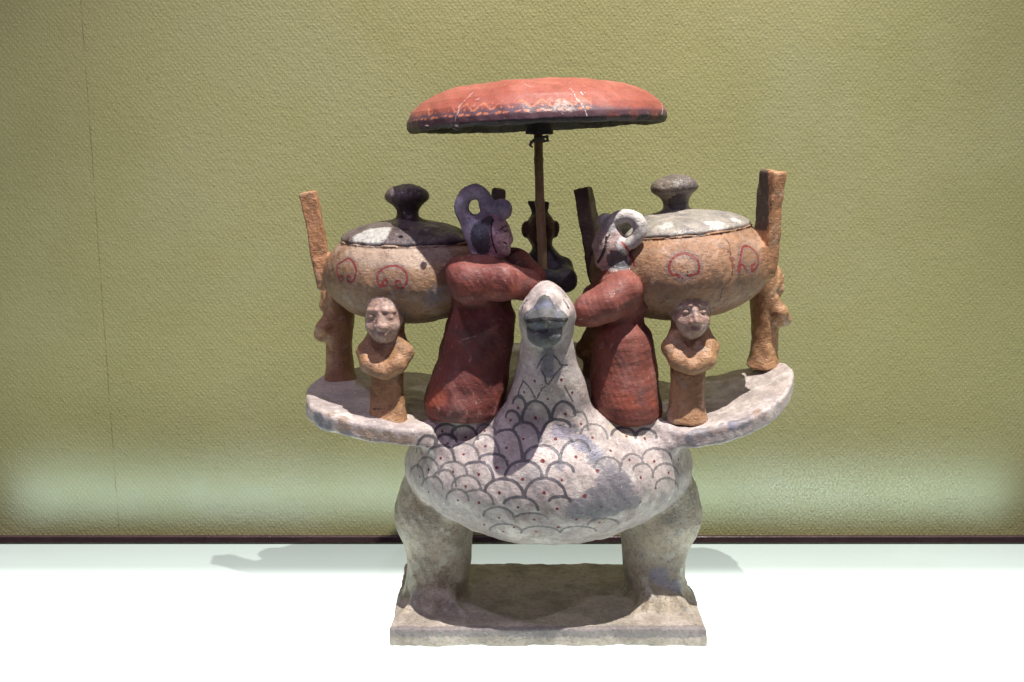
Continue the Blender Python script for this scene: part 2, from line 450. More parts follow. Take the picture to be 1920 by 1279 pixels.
m_skin = hair_mat('pink_face', (.70, .47, .50), (.60, .39, .42), 7)  # base raised so the face stays bright inside the parasol's shadow
m_skin2 = hair_mat('pale_face', (.58, .47, .43), (.48, .36, .34), 9)
M = Mat('black_clay'); M.base((.045, .04, .052), (.08, .07, .085), 50); M.patch((.12, .12, .13), 80, .62, .75, .6)
M.patch((.08, .04, .03), 40, .55, .7, .6, 9); M.speck((.3, .28, .27), 150, .12, .6); clay_bump(M, .9); m_black = M.done(.48, .45)
M = Mat('dark_face'); M.base((.13, .05, .04), (.08, .04, .035), 60); M.speck((.35, .3, .28), 160, .13, .6); clay_bump(M, .9); m_black_face = M.done(.5, .45)

# ================================================================== THE SHOWCASE
def slab(name, lo, hi, mat, bev=0.0):
    import bmesh
    bm = bmesh.new(); bmesh.ops.create_cube(bm, size=1)
    lo = Vector(lo)*MM; hi = Vector(hi)*MM
    for v in bm.verts: v.co = Vector([(lo[i]+hi[i])/2+v.co[i]*(hi[i]-lo[i]) for i in range(3)])
    if bev: bmesh.ops.bevel(bm, geom=list(bm.edges), offset=bev*MM, segments=3, affect='EDGES', profile=.5)
    me = bpy.data.meshes.new(name); bm.to_mesh(me); bm.free(); me.materials.append(mat)
    o = bpy.data.objects.new(name, me); C.objects.link(o); o['kind'] = 'structure'; return o
WY = 420.0; FY = 287.0
M = Mat('woven_wallpaper')
sep = M.n.new('ShaderNodeSeparateXYZ'); M.l.new(M.co, sep.inputs[0]); X, Z = sep.outputs[0], sep.outputs[2]
wx = M.math('ADD', X, M.math('MULTIPLY', M.math('SUBTRACT', M.noise(60, 3, .6, 1), .5), .010))
wz = M.math('ADD', Z, M.math('MULTIPLY', M.math('SUBTRACT', M.noise(45, 3, .6, 2), .5), .009))
K = 6.2832/.0066
w1 = M.math('COSINE', M.math('MULTIPLY', M.math('ADD', wx, M.math('MULTIPLY', wz, .78)), K))
w2 = M.math('COSINE', M.math('MULTIPLY', M.math('SUBTRACT', wx, M.math('MULTIPLY', wz, .78)), K))
cell = M.math('MULTIPLY', M.math('MULTIPLY', M.math('ADD', w1, 1.0), M.math('ADD', w2, 1.0)), .25)
cellv = M.math('MULTIPLY', cell, M.ss(M.noise(160, 3, .6, 6), .25, .65, .3, 1.2))
M.base((.305, .298, .132), (.268, .264, .114), 3.0, 1)
M.col = M.mix(M.ss(cell, .0, .25, .2, 0), M.col, (.19, .17, .08))
M.patch((.18, .15, .07), 120, .68, .72, .6, 9); M.patch((.31, .305, .17), 5, .42, .75, .5, 19)
M.patch((.15, .12, .06), 55, .72, .76, .5, 29, (1, 1, 2.0))
seam = M.math('ABSOLUTE', M.math('SUBTRACT', M.math('ADD', X, M.math('MULTIPLY', M.noise(25, 2, .5, 3), .002)), -.5500))
M.col = M.mix(M.math('MULTIPLY', M.ss(seam, .0003, .0011, .6, 0), M.ss(M.noise(30, 3, .6, 13), .35, .55)), M.col, (.12, .10, .04))
M.bump([(cellv, .25), (M.noise(420, 3, .6, 5), .5), (M.noise(110, 4, .6, 15), .8)], 1.0)
m_wall = M.done(.75, .25, .08)
slab('wall', (-1800, WY, -120), (1800, WY+40, 1700), m_wall)
M = Mat('brown_trim'); M.base((.062, .036, .038), (.05, .028, .030), 20); M.bump([(M.noise(300, 3), .2)]); m_trim = M.done(.4, .4)
slab('baseboard', (-1800, WY-8, -119), (1800, WY-0.5, -41.5), m_trim, 1.0)
M = Mat('gap_shadow_black'); M.base((.006, .007, .009), (.01, .01, .012), 20); m_gap = M.done(.5, .3)
slab('gap_shadow_strip', (-1400, FY-8, -30), (1400, FY, -0.6), m_gap, .5)  # near-black bar modelled for the shadow gap behind the glass
# light table: opal glass lit from below up to the dark strip at its back
M = Mat('opal_glass')
sep = M.n.new('ShaderNodeSeparateXYZ'); M.l.new(M.co, sep.inputs[0]); Yc = sep.outputs[1]
M.base((.21, .25, .24), (.20, .24, .23), 3)
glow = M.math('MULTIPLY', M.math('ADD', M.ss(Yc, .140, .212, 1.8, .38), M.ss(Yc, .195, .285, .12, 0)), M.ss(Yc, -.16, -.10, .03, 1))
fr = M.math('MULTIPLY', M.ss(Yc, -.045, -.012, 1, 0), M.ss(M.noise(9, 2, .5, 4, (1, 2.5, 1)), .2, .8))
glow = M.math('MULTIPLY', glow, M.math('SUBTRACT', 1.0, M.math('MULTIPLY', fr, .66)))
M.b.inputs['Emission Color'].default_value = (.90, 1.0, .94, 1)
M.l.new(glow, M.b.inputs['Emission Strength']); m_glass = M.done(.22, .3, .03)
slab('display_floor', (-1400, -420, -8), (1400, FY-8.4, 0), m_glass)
print('case', round(time.time()-T0, 1))

# ================================================================== THE BIRD
XC = 38.0
wingpoly_l = spline([(-62, 40), (-92, 14), (-125, 11), (-165, 14), (-200, 40), (-216, 85), (-217, 135), (-203, 185), (-165, 214), (-100, 221), (-20, 224), (40, 222), (25, 140), (-30, 90)], 6, True)
wingpoly_r = spline([(142, 42), (168, 18), (195, 14), (240, 20), (277, 48), (295, 90), (297, 130), (285, 160), (255, 176), (222, 188), (212, 182), (190, 197), (100, 218), (40, 222), (55, 140), (110, 90)], 6, True)
tl = poly_table(wingpoly_l, 2.0); tr = poly_table(wingpoly_r, 2.0)
LW = [(-240, 243), (-216, 241), (-170, 237), (-120, 229), (-60, 222), (-10, 224), (40, 236), (85, 226)]
RW = [(-10, 236), (40, 236), (100, 224), (180, 223), (230, 234), (270, 249), (297, 262), (320, 268)]
def plate(p, tab, prof, th):
    zt = np.interp(p[:, 0], [a for a, b in prof], [b for a, b in prof])+(p[:, 1]-60)*0.05
    d2 = tab(p[:, 0], p[:, 1])
    dz = np.abs(p[:, 2]-(zt-th/2))-th/2
    r = 5.0
    a = np.stack([d2+r, dz+r], 1)
    return np.sqrt((np.maximum(a, 0)**2).sum(1))+np.minimum(a.max(1), 0)-r
def f_wl(p): return plate(p, tl, LW, 19)+.0
def f_wr(p): return plate(p, tr, RW, 19)
def f_body(p):
    d = ell(p, (XC+1, 92, 166), (152, 116, 68))
    d = smin(d, ell(p, (XC, 56, 164), (120, 80, 69)), 20)
    return smin(d, ell(p, (XC, 165, 205), (75, 85, 48)), 30)
neckrows = rows([(870, 880, 1170, 44, .5), (830, 905, 1150, 42, .55), (790, 928, 1130, 38, .62), (750, 950, 1108, 32, .75), (715, 961, 1096, 26, .9), (680, 971, 1083, 20, .95), (640, 977, 1075, 14, 1.0), (600, 980, 1072, 6, 1.0)])
def f_neck(p): return stack(p, *neckrows)
hc = P(1026, 590, -2)
def f_head0(p):
    d = ell(p, hc+F((0, 5, -1)), (25.8, 31, 26))
    d = smin(d, cap(p, hc+F((0, 22, 20)), hc+F((0, -20, 17)), 6, 5), 22)
    for s in (-1, 1): d = smin(d, ell(p, hc+F((s*17.5, -8, 4)), (7, 14, 9)), 8)
    return d
bk = P(1023, 606, -34)
def f_beak(p):
    d = ell(p, bk+F((0, 5, 3)), (20.5, 18, 9.5))
    d = smin(d, cap(p, bk+F((0, -9, 5)), bk+F((0, 5, 19)), 3.4, 5), 10)
    return smin(d, ell(p, bk+F((0, 7, -11)), (16.5, 17.5, 12.5)), 2.5)
def f_eye(sx):
    c = P(982 if sx < 0 else 1064, 571 if sx < 0 else 569, -6)
    return c
eyeL, eyeR = f_eye(-1), f_eye(1)
def mouth(p):
    a = bk+F((-22, -7, -3.8)); m = bk+F((0, -16, -.6)); b = bk+F((22, -7, -1.4))
    return np.minimum(cap(p, a, m, 2.6, 2.2), cap(p, m, b, 2.2, 2.6))
def leg_fn(pts, rs):
    return lambda p: chain(p, pts, rs, 16)
sL = [P(826, 925, 100), P(817, 962, 100), P(825, 1030, 97), P(826, 1070, 94), P(818, 1115, 88)]
f_ll = leg_fn(sL, [41, 41.5, 30, 26.5, 27])
sR = [P(1233, 925, 100), P(1237, 962, 100), P(1226, 1030, 97), P(1225, 1070, 94), P(1232, 1115, 88)]
f_lr = leg_fn(sR, [41, 41.5, 30, 26, 27])
def foot(p, cx, s=1):
    d = stack(p, [8, 19, 27, 38, 60], [cx]*5, [84, 84, 86, 88, 90], [43, 38, 32, 27, 22], [52, 45, 36, 28, 22])
    for dx in (-26, 0, 26): d = smin(d, cap(p, (cx+dx*.3, 70, 36), (cx+dx*1.15, 34, 18), 7, 3.5), 12)
    return d
cxl = sL[4][0]; cxr = sR[4][0]
def f_fl(p): return foot(p, cxl)
def f_fr(p): return foot(p, cxr)
def f_base(p):
    q = p.copy(); q[:, 0] -= wob(p, 60, .9, 2); q[:, 1] -= wob(p, 55, 1.4, 3)
    return box(q, (36.6, 85, 9.8), (160, 85, 9.8), None, 2.5)
pedL = rows([(835, 815, 925, 52, .9), (800, 822, 930, 53, .9), (775, 815, 935, 53, .95), (760, 815, 935, 53, .95)])
pedR = rows([(850, 1138, 1232, 52, .9), (810, 1134, 1232, 53, .9), (785, 1130, 1234, 53, .9), (765, 1127, 1234, 53, .9)])
def f_pl(p): return stack(p, *pedL)
def f_pr(p): return stack(p, *pedR)
def f_tail(p):
    d = box(p, (XC-2, 236, 246), (62, 30, 8), rotx(math.radians(24)), 5)
    return d
def f_back(p): return ell(p, (XC+2, 160, 210), (70, 75, 40))
def f_legs_l(p): return smin(f_ll(p), f_fl(p), 14)
def f_legs_r(p): return smin(f_lr(p), f_fr(p), 14)
def bird(p):
    d = f_body(p)
    d = smin(d, smin(f_wl(p), f_wr(p), 6), 30)
    d = smin(d, f_back(p), 18)
    d = smin(d, f_neck(p), 18)
    d = smin(d, f_pl(p), 9); d = smin(d, f_pr(p), 9)
    d = smin(d, f_tail(p), 16)
    h = smin(f_head0(p), f_beak(p), 7)
    d = smin(d, h, 9)
    d = smin(d, f_legs_l(p), 10); d = smin(d, f_legs_r(p), 10)
    d = smax(d, -mouth(p), 1.6)
    for e in (eyeL, eyeR):
        sg = 1 if e is eyeR else -1
        R = rotz(sg*math.radians(58))
        d = smax(d, -torus(p, e, 5.8, 1.3, R, .8, 1.15), .8)
    d = smin(d, f_base(p), 7)
    return d + wob(p, 46, 1.0, 0)*np.clip(p[:, 2]/40, .35, 1)+wob(p, 17, .45, 1)
B = Solid(bird, (-232, -60, -6), (312, 285, 385), 1.6)
print('bird', len(B.V), round(time.time()-T0, 1))
Z6 = lambda x, y: (740+x/3.31, 700+y/3.31)
def arc(l, t, r):
    """inverted U through three zoomed points"""
    l = np.array(l, float); t = np.array(t, float); r = np.array(r, float); out = []
    for a in np.linspace(0, math.pi, 15):
        c, s_ = math.cos(a), math.sin(a)
        if a <= math.pi/2: x = t[0]-(t[0]-l[0])*c; y = l[1]+(t[1]-l[1])*s_
        else: x = t[0]+(r[0]-t[0])*(-c); y = r[1]+(t[1]-r[1])*s_
        out.append(Z6(x, y))
    return out
bold = [((790, 300), (870, 172), (965, 290)), ((975, 290), (1045, 175), (1120, 260)), ((690, 270), (725, 232), (780, 305)), ((735, 350), (815, 305), (900, 430)),
        ((905, 420), (1000, 285), (1090, 330)), ((645, 365), (715, 350), (790, 525)), ((805, 525), (920, 447), (1025, 540)), ((1028, 530), (1130, 415), (1210, 480)),
        ((685, 650), (800, 542), (915, 640)), ((940, 640), (1010, 550), (1110, 610)), ((560, 735), (670, 655), (800, 765)), ((805, 770), (925, 650), (1062, 765)),
        ((525, 530), (620, 500), (700, 570)), ((440, 570), (530, 550), (612, 665)), ((135, 490), (200, 388), (265, 425)), ((205, 500), (300, 447), (372, 545)),
        ((250, 445), (315, 378), (385, 425)), ((735, 185), (775, 140), (812, 220)), ((680, 805), (780, 768), (890, 850)), ((960, 790), (1030, 765), (1090, 792)),
        ((1345, 385), (1420, 335), (1495, 400)), ((1500, 385), (1560, 345), (1625, 400)), ((355, 370), (430, 325), (515, 410)), ((250, 365), (320, 315), (378, 350))]
faint = [((490, 440), (560, 380), (648, 505)), ((355, 475), (430, 435), (525, 525)), ((285, 595), (370, 548), (450, 625)), ((140, 585), (200, 520), (275, 625)),
         ((1155, 375), (1230, 315), (1320, 405)), ((1110, 252), (1158, 240), (1200, 350)), ((355, 705), (445, 635), (535, 725)), ((440, 745), (520, 725), (612, 812)),
         ((550, 885), (640, 830), (740, 905)), ((740, 905), (850, 868), (950, 905)), ((785, 992), (890, 950), (1020, 988)), ((1030, 988), (1130, 950), (1250, 978)),
         ((590, 975), (680, 935), (790, 988)), ((1540, 525), (1620, 465), (1720, 535)), ((1480, 600), (1545, 560), (1605, 645)), ((1600, 645), (1680, 560), (1760, 640)),
         ((1240, 590), (1320, 520), (1400, 590)), ((1400, 600), (1470, 500), (1540, 560)), ((1200, 940), (1290, 900), (1390, 935)), ((240, 650), (320, 600), (380, 700)),
         ((320, 780), (390, 720), (460, 790)), ((170, 700), (240, 640), (300, 720)), ((505, 370), (560, 318), (630, 380)), ((95, 640), (140, 570), (180, 650)), ((1620, 700), (1690, 650), (1760, 720))]
Z5 = lambda x, y: (780+x/3.84, 560+y/3.84)
lines = [(arc(*a), 1.55) for a in bold]
for ps in ([(770, 590), (820, 640), (860, 720)], [(870, 720), (905, 650), (960, 610), (990, 560), (1060, 480)], [(735, 690), (745, 650), (770, 600)], [(870, 500), (900, 440), (940, 405)],
           [(990, 405), (1020, 440), (1040, 475), (1090, 480)], [(905, 520), (930, 560), (935, 610)], [(1070, 630), (1100, 690), (1130, 740)], [(720, 700), (760, 720), (790, 750)]):
    lines.append(([Z5(*q) for q in ps], .95))
B.strokes('scale', lines)
B.strokes('faint', [(arc(*a), 1.25) for a in faint])
dz6 = [(869, 49), (1035, 41), (952, 160), (804, 118), (1103, 121), (873, 277, 1.9), (1060, 253), (766, 214), (719, 292), (798, 407), (998, 407, 1.7), (694, 463), (562, 453), (428, 503), (919, 545, 2.3), (1125, 519, 1.8), (1228, 399), (1156, 314),
       (285, 528), (201, 457), (329, 435), (441, 397), (295, 360), (633, 586, 1.8), (522, 628, 1.7), (363, 611), (210, 597), (795, 658, 1.7), (1037, 663), (1258, 606, 2), (1340, 480), (1458, 538), (1528, 646), (1611, 546), (1700, 619), (1741, 685),
       (1620, 713), (1523, 800), (1761, 535), (650, 743, 1.8), (927, 743, 1.8), (1180, 762, 2), (1284, 831), (1007, 842), (766, 833), (441, 703), (522, 803, 1.7), (393, 788), (212, 737), (176, 774), (154, 644), (121, 680), (646, 897), (555, 940),
       (741, 956), (867, 909), (879, 983), (1015, 956), (1127, 908), (1271, 926), (674, 983), (1438, 391), (1552, 404), (559, 357)]
B.dots('dot', [(*Z6(d[0], d[1]), d[2] if len(d) > 2 else 1.55) for d in dz6])
B.blobs('grey', [(1075, 805, 9, .8), (1100, 835, 11, .85), (1122, 860, 12, .9), (1140, 885, 13, 1), (1165, 910, 14, 1), (1135, 925, 12, .9), (1110, 940, 15, .9), (1080, 958, 14, .9), (1120, 965, 12, .8), (1150, 955, 13, .85), (1180, 930, 12, .8), (1040, 960, 10, .6), (1190, 950, 10, .6), (1050, 872, 7, 1), *[(x, 614, 8, 1) for x in (998, 1010, 1022, 1034, 1046, 1054)], *[(x, 626, 8, 1) for x in (1006, 1020, 1034, 1046)], *[(x, 640, 7, 1) for x in (1014, 1026, 1038)], *[(1027, y, 6, 1) for y in (652, 662, 672, 682, 692, 700)], (1000, 585, 6, .9), (1008, 578, 5, .9), (1050, 585, 6, .8), (1042, 578, 5, .7),  # breast blobs here and in 'blue' partly paint the head's cast shadow
                 (1022, 690, 4.5, 1), (1005, 590, 7, .55), (1050, 588, 7, .5), (1000, 745, 5, .5), (840, 1080, 12, .5), (592, 780, 9, .9), (603, 792, 9, .9), (615, 800, 8, .8), (652, 812, 7, .9), (640, 806, 6, .7), (720, 815, 6, .5), (1290, 828, 9, .7), (1310, 815, 10, .8), (1330, 806, 10, .85), (1355, 800, 10, .85), (1380, 795, 9, .8), (1400, 790, 9, .8), (1430, 775, 8, .6), (1455, 755, 8, .5), (890, 935, 10, .5), (835, 905, 8, .5), (1250, 900, 10, .5)])
B.blobs('blue', [(1050, 810, 13, .9), (1090, 830, 12, .85), (1120, 850, 13, .8), (1018, 588, 6, 1), (1022, 575, 5, 1), (1030, 588, 6, .9), (1012, 594, 5, .9), (1035, 705, 5, .6), (1180, 860, 9, .5), (1235, 1080, 15, .8), (1270, 1100, 12, .7), (1370, 800, 10, .6)])
B.blobs('brown', [(800, 960, 26, .55), (780, 930, 14, .6), (845, 1000, 16, .6), (830, 1080, 22, .55), (1230, 990, 22, .5), (1290, 950, 12, .5), (1210, 1060, 20, .55), (640, 790, 9, .7), *[(x, 800+(x-600)*.18, 9, .5) for x in range(620, 790, 18)], (690, 815, 9, .6), *[(x, 828-(x-1290)*.33, 9, .4) for x in range(1290, 1470, 20)], (620, 775, 8, .6), (1420, 770, 9, .6), (1460, 740, 8, .5), (660, 720, 30, .45), (1300, 780, 12, .5), (860, 1110, 20, .6)])
B.blobs('bare', [(880, 785, 14, .8), (830, 790, 10, .7), (1180, 810, 15, .8), (1150, 800, 9, .8)])
B.strokes('black', [([(983, 604), (1003, 600), (1022, 598)], 2.0), ([(1030, 598), (1048, 600), (1064, 600)], 1.9), ([(979, 581), (981, 572), (987, 563)], 1.2), ([(1056, 562), (1062, 569), (1066, 578)], 1.1)])
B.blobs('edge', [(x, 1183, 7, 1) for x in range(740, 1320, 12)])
bo = np.array([36.6, 85, 0])
rb = thing('pottery_bird', 'large white clay bird with painted scales, spread wings and square plinth, carrying all the others', 'bird sculpture', bo)
mini = lambda f, g: (lambda p: np.minimum(f(p), g(p)))
shift = lambda f, k: (lambda p: f(p)+k)
items = [('body', None, 'body', mini(mini(f_body, f_back), lambda p: np.minimum(f_pl(p), f_pr(p))), m_bird, None),
         ('neck', None, 'neck', f_neck, m_bird, None),
         ('head', None, 'head', shift(f_head0, -1), m_bird, None),
         ('beak', 'head', 'beak', shift(f_beak, -.4), m_beak, 'grey beak with dark mouth slit'),
         ('eye', 'head', 'eye', lambda p: ell(p, eyeL, (7, 7, 8)), m_bird, None),
         ('eye2', 'head', 'eye', lambda p: ell(p, eyeR, (7, 7, 8)), m_bird, None),
         ('wl', None, 'wing', shift(f_wl, -1), m_bird, None), ('wr', None, 'wing', shift(f_wr, -1), m_bird, None),
         ('tail', None, 'tail', f_tail, m_bird, None),
         ('ll', None, 'leg', f_legs_l, m_birdleg, None), ('lr', None, 'leg', f_legs_r, m_birdleg, None),
         ('base', None, 'plinth', f_base, m_plinth, None)]
B.cut(items, rb, bo)
print('bird cut', round(time.time()-T0, 1))

# ================================================================== THE TWO LIDDED TRIPOD VESSELS
def leg_fields(h=1.0, seed=0):
    """caryatid leg in its own space: z up, face towards -Y, foot at z=0"""
    def shaft(p):
        d = stack(p, [-8, 0, 8, 30, 60, 95, 128], [0]*7, [0, 0, 0, 0, 2, 5, 8], [21, 19.5, 18, 17, 17.5, 18, 19], [18, 16, 14, 13, 13, 13, 14])
        return d
    def head(p):
        d = ell(p, (0, -8, 104), (17.6, 15, 24.5))
        d = smin(d, ell(p, (0, -12, 93), (13, 11, 13)), 6)
        d = smin(d, cap(p, (0, -22, 108), (0, -25.5, 98), 1.8, 3.2), 3)         # nose
        d = smin(d, cap(p, (-4, -24.2, 97.5), (4, -24.2, 97.5), 2.2), 2)
        d = smin(d, cap(p, (-13, -17.5, 112), (-4, -22, 113), 1.6), 3); d = smin(d, cap(p, (13, -17.5, 112), (4, -22, 113), 1.6), 3)
        for s in (-1, 1):
            d = smin(d, ell(p, (s*8.3, -19.5, 106.5), (4.0, 2.6, 2.6)), 1.5)
            d = smin(d, ell(p, (s*11, -15, 96), (6, 6, 7)), 4)
            d = smax(d, -torus(p, (s*8.3, -21, 106.5), 3.4, .55, rotz(s*.35), 1.25, .8), .6)
            d = smin(d, ell(p, (s*17, -5, 102), (2.5, 4.5, 6)), 3)
        d = smax(d, -cap(p, (-4.5, -25, 91.5), (4.5, -25, 91.5), 1.1), .9)
        d = smin(d, cap(p, (-3.5, -22.5, 89), (3.5, -22.5, 89), 1.8), 2)
        d = smax(d, -cap(p, (-3, -27.8, 94.6), (3, -27.8, 94.6), .9), 1.2)
        return smax(d, -torus(p, (0, -7, 114), 19.5, .5, rotx(math.radians(78)), 1, 1)+.0, .6)
    def arms(p):
        d = None
        for s in (-1, 1):
            e = chain(p, [(s*12, -1, 81), (s*19, -5, 68), (s*14, -13, 58), (s*3, -17, 52)], [9, 8.5, 8.5, 8], 6)
            d = e if d is None else smin(d, e, 5)
        return smin(d, ell(p, (0, -4, 62), (17, 11, 16)), 6)
    return shaft, head, arms
PROF = [(0, 0), (66, 0), (70, -2.5), (77, -9), (84, -20), (87.5, -33), (86.5, -45), (80, -59), (67, -71), (45, -81), (20, -86), (0, -87)]
LIDP = [(0, -3), (63, -3), (68, -1), (69, 1.5), (67.5, 4), (60, 9), (48, 14.5), (34, 18.5), (20, 21), (13.5, 23.5), (11.5, 27), (11.5, 32), (14.5, 37), (21.5, 42.5), (22.5, 47), (19, 52.5), (10, 56.5), (0, 58)]
def vessel(c, sc, tilt, yaw, feet, matb, matl, label, lidlabel, hand, k, handmats):
    """feet: list of (world x, y, z of the foot, yaw); hand: list of (side, lean, yaw, top)"""
    c = np.array(c, float); R = roty(-tilt)@rotz(yaw)
    poly = np.array(PROF+[(-x, z) for x, z in PROF[::-1]][1:-1])*sc; tb = poly_table(spline(poly, 4, True), .7)
    def loc(p): return (p-F(c))@F(R)
    def f_bowl(p):
        q = loc(p); r = np.sqrt(q[:, 0]**2+q[:, 1]**2); return tb(r, q[:, 2])
    hfs = []
    for (sd, lean, yw, top, wx_, wy_, rad) in hand:
        Rh = roty(lean)@rotz(yw)
        def fh(p, sd=sd, Rh=Rh, top=top, wx_=wx_, wy_=wy_, rad=rad, lean=lean):
            q = loc(p)-F((sd*rad*sc, 0, -30*sc))
            d = box(q, F(Rh@np.array([0, 0, (top-12)/2])), (wx_/2, wy_/2, (top+12)/2), Rh, 2.0)
            return d+wob(p, 30, .5, 3+k)
        def fg(p, sd=sd, Rh=Rh, wy_=wy_, wx_=wx_, rad=rad):
            q = loc(p)-F((sd*(rad-3)*sc, 0, -30*sc)); return box(q, F(Rh@np.array([0, 0, -4])), (wx_/2+3, wy_/2+1, 17), Rh, 4)
        hfs.append((fh, fg))
    lf = []
    for (x, y, z, yw, top) in feet:
        o = np.array([x, y, z]); 
        # the leg leans so that its head meets the bowl
        Rz = rotz(yw)
        sh, hd, ar = leg_fields()
        zs = top/125.0
        def mk(g, o=o, Rz=Rz, zs=zs):
            def ff(p):
                q = (p-F(o))@F(Rz); q = q/F((1, 1, zs)); return g(q)*min(zs, 1)
            return ff
        if yw*yw > .5: hd0 = hd; hd = lambda p, g=hd0: g(p*F((1.12, 1.35, 1)))*.8; ar0 = ar; ar = lambda p, g=ar0: g(p*F((1, 1.2, 1)))*.85
        lf.append((near(mk(sh), (x, y, z+60*zs), 92), near(mk(hd), (x, y, z+104*zs), 52), near(mk(ar), (x, y, z+65*zs), 52)))
    def body(p):
        d = f_bowl(p)
        for fh, fg in hfs: d = smin(d, fg(p), 7); d = smin(d, fh(p), 2.5)
        for a, b, e in lf:
            L = smin(smin(a(p), e(p), 3.5), b(p), 2.0); d = smin(d, L, 4)
        return d+wob(p, 34, .7, k)+wob(p, 11, .22, k+1)
    r = 112*sc
    VS = Solid(body, (c[0]-r-14, c[1]-r, min(f[2] for f in feet)-6), (c[0]+r+18, c[1]+r, c[2]+85), 1.35)
    zt = .93 if k == 0 else .78
    LP = [(x, z*(zt if z > 0 else 1) if z < 22 else 22*zt+(z-22)*(1.03 if k == 0 else .97)) for x, z in LIDP]
    tb2 = poly_table(spline(np.array(LP+[(-x, z) for x, z in LP[::-1]][1:-1])*sc, 3, True), .6)
    def f_lid(p):
        q = loc(p); rr = np.sqrt(q[:, 0]**2+q[:, 1]**2); return tb2(rr, q[:, 2])-.6+wob(p, 26, .55, k+2)+wob(p, 9, .2, k)
    def f_knob(p):
        q = loc(p); return np.where(q[:, 2] > 24*sc, -1.0, 1.0)
    L = Solid(f_lid, (c[0]-80*sc, c[1]-80*sc, c[2]-22), (c[0]+80*sc, c[1]+80*sc, c[2]+85), 1.0)
    root = thing('tripod_vessel', label, 'vessel', (c[0], c[1], min(f[2] for f in feet)), 'lidded tripod vessels on the wings')
    org = np.array([c[0], c[1], min(f[2] for f in feet)])
    def finish():
        it = [('bowl', None, 'bowl', f_bowl, matb, None)]
        for i, (fh, fg) in enumerate(hfs): it.append((f'h{i}', None, 'handle', (lambda p, fh=fh, fg=fg: np.minimum(fh(p), fg(p))-.5), handmats[i], None))
        for i, (a, b, e) in enumerate(lf):
            it.append((f'l{i}', None, 'leg', a, m_leg, None))
            it.append((f'f{i}', f'l{i}', 'head', (lambda p, b=b: b(p)-1), m_face if abs(feet[i][3]) < .5 else m_leg, None))
            it.append((f'a{i}', f'l{i}', 'arms', (lambda p, e=e: e(p)-1), m_leg, None))
        VS.cut(it, root, org)
        lo = L.cut([('lid', None, 'lid', lambda p: np.zeros(len(p)), matl, lidlabel), ('knob', 'lid', 'knob', f_knob, m_lid if k == 0 else m_knob, None)], root, org)
    return VS, L, finish
v1c = P(765, 449, 110); v2c = P(1270, 429, 110)
fl = P(727, 785, 44); fl2 = P(632, 706, 158); 
V1, L1, fin1 = vessel(v1c, .99, 0, 0, [(*P(727, 782, 44), -.12, 124), (*P(637, 706, 156), math.radians(-118), 106), (v1c[0]+78, 150, 226, math.radians(105), 120)],
    m_vessel, m_lid, 'dark-lidded tan clay tripod pot on the wing behind the tall-haired woman in dark red', 'dark domed lid', [(-1, math.radians(-10), math.radians(8), 80, 18, 24, 90), (1, math.radians(7), 0, 82, 14, 26, 86)], 0, (m_handle, m_handle_dark))
zs_, sg = 3.5525, lambda x, y: (540+x/3.5525, 320+y/3.5525)
def curl(pts, z): return [z(*q) for q in spline(pts, 6)]
h1 = [curl([(358, 708), (340, 712), (350, 738), (368, 720), (360, 700), (340, 705), (326, 680), (330, 630), (365, 605), (405, 585), (440, 620), (453, 670), (440, 725), (415, 742), (395, 730), (402, 700), (418, 712)], sg),
      curl([(645, 735), (630, 745), (625, 765), (655, 765), (660, 735), (640, 725), (620, 775), (595, 740), (598, 690), (640, 650), (706, 632), (760, 655), (792, 700), (785, 760), (750, 785), (720, 770), (722, 738), (745, 735), (748, 755)], sg)]
V1.strokes('red', [(c, 1.15) for c in h1]); V1.strokes('halo', [(c, 3.2) for c in h1])
V1.strokes('black', [([sg(x, y) for x, y in ((260, 520), (290, 560), (305, 570))], .25), ([sg(x, y) for x, y in ((640, 820), (700, 835))], .2), ([(688, 762), (702, 768), (726, 766), (748, 778)], .5), ([(700, 765), (712, 767)], .5)])
V1.blobs('pale', [(660, 470, 16, .9), (690, 475, 16, 1), (730, 478, 18, 1), (780, 478, 18, .9), (830, 474, 18, .8), (635, 465, 12, .8), (650, 560, 14, .6), (680, 580, 14, .5), (735, 560, 8, .7)])
V1.blobs('grey', [(810, 560, 22, .6), (860, 540, 20, .6), (760, 590, 16, .5), (735, 548, 6, .6)])
L1.blobs('pale', [(690, 437, 13, 1.0), (705, 445, 12, 1.0), (720, 430, 10, .8), (670, 445, 9, .7), (765, 405, 8, .5), (735, 360, 8, .5)]); L1.blobs('dark', [(650, 452, 5, .9), (770, 462, 10, .8), (850, 452, 12, .8)])
fin1()
sh3 = lambda x, y: (1060+x/3.366, 300+y/3.366)
V2, L2, fin2 = vessel(v2c, 1.07, math.radians(5.5), math.radians(-25), [(*P(1288, 776, 44), .06, 126), (*P(1432, 676, 148), math.radians(112), 104), (v2c[0]-80, 150, 224, math.radians(-105), 120)],
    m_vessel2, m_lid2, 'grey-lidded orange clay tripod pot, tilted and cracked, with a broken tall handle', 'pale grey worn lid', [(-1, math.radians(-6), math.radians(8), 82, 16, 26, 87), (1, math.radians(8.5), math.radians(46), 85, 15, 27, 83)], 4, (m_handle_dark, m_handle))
h2 = [curl([(740, 745), (715, 735), (700, 720), (675, 725), (655, 690), (665, 640), (700, 605), (745, 590), (800, 605), (840, 645), (838, 710), (800, 725), (775, 735)], sh3),
      curl([(1135, 690), (1125, 665), (1105, 665), (1100, 705), (1092, 690), (1105, 620), (1125, 545), (1180, 560), (1215, 610), (1215, 665), (1180, 700), (1178, 665), (1195, 655)], sh3), curl([(400, 600), (425, 620), (432, 665)], sh3)]
V2.strokes('red', [(c, 1.3) for c in h2]); V2.strokes('halo', [(c, 4.0) for c in h2])
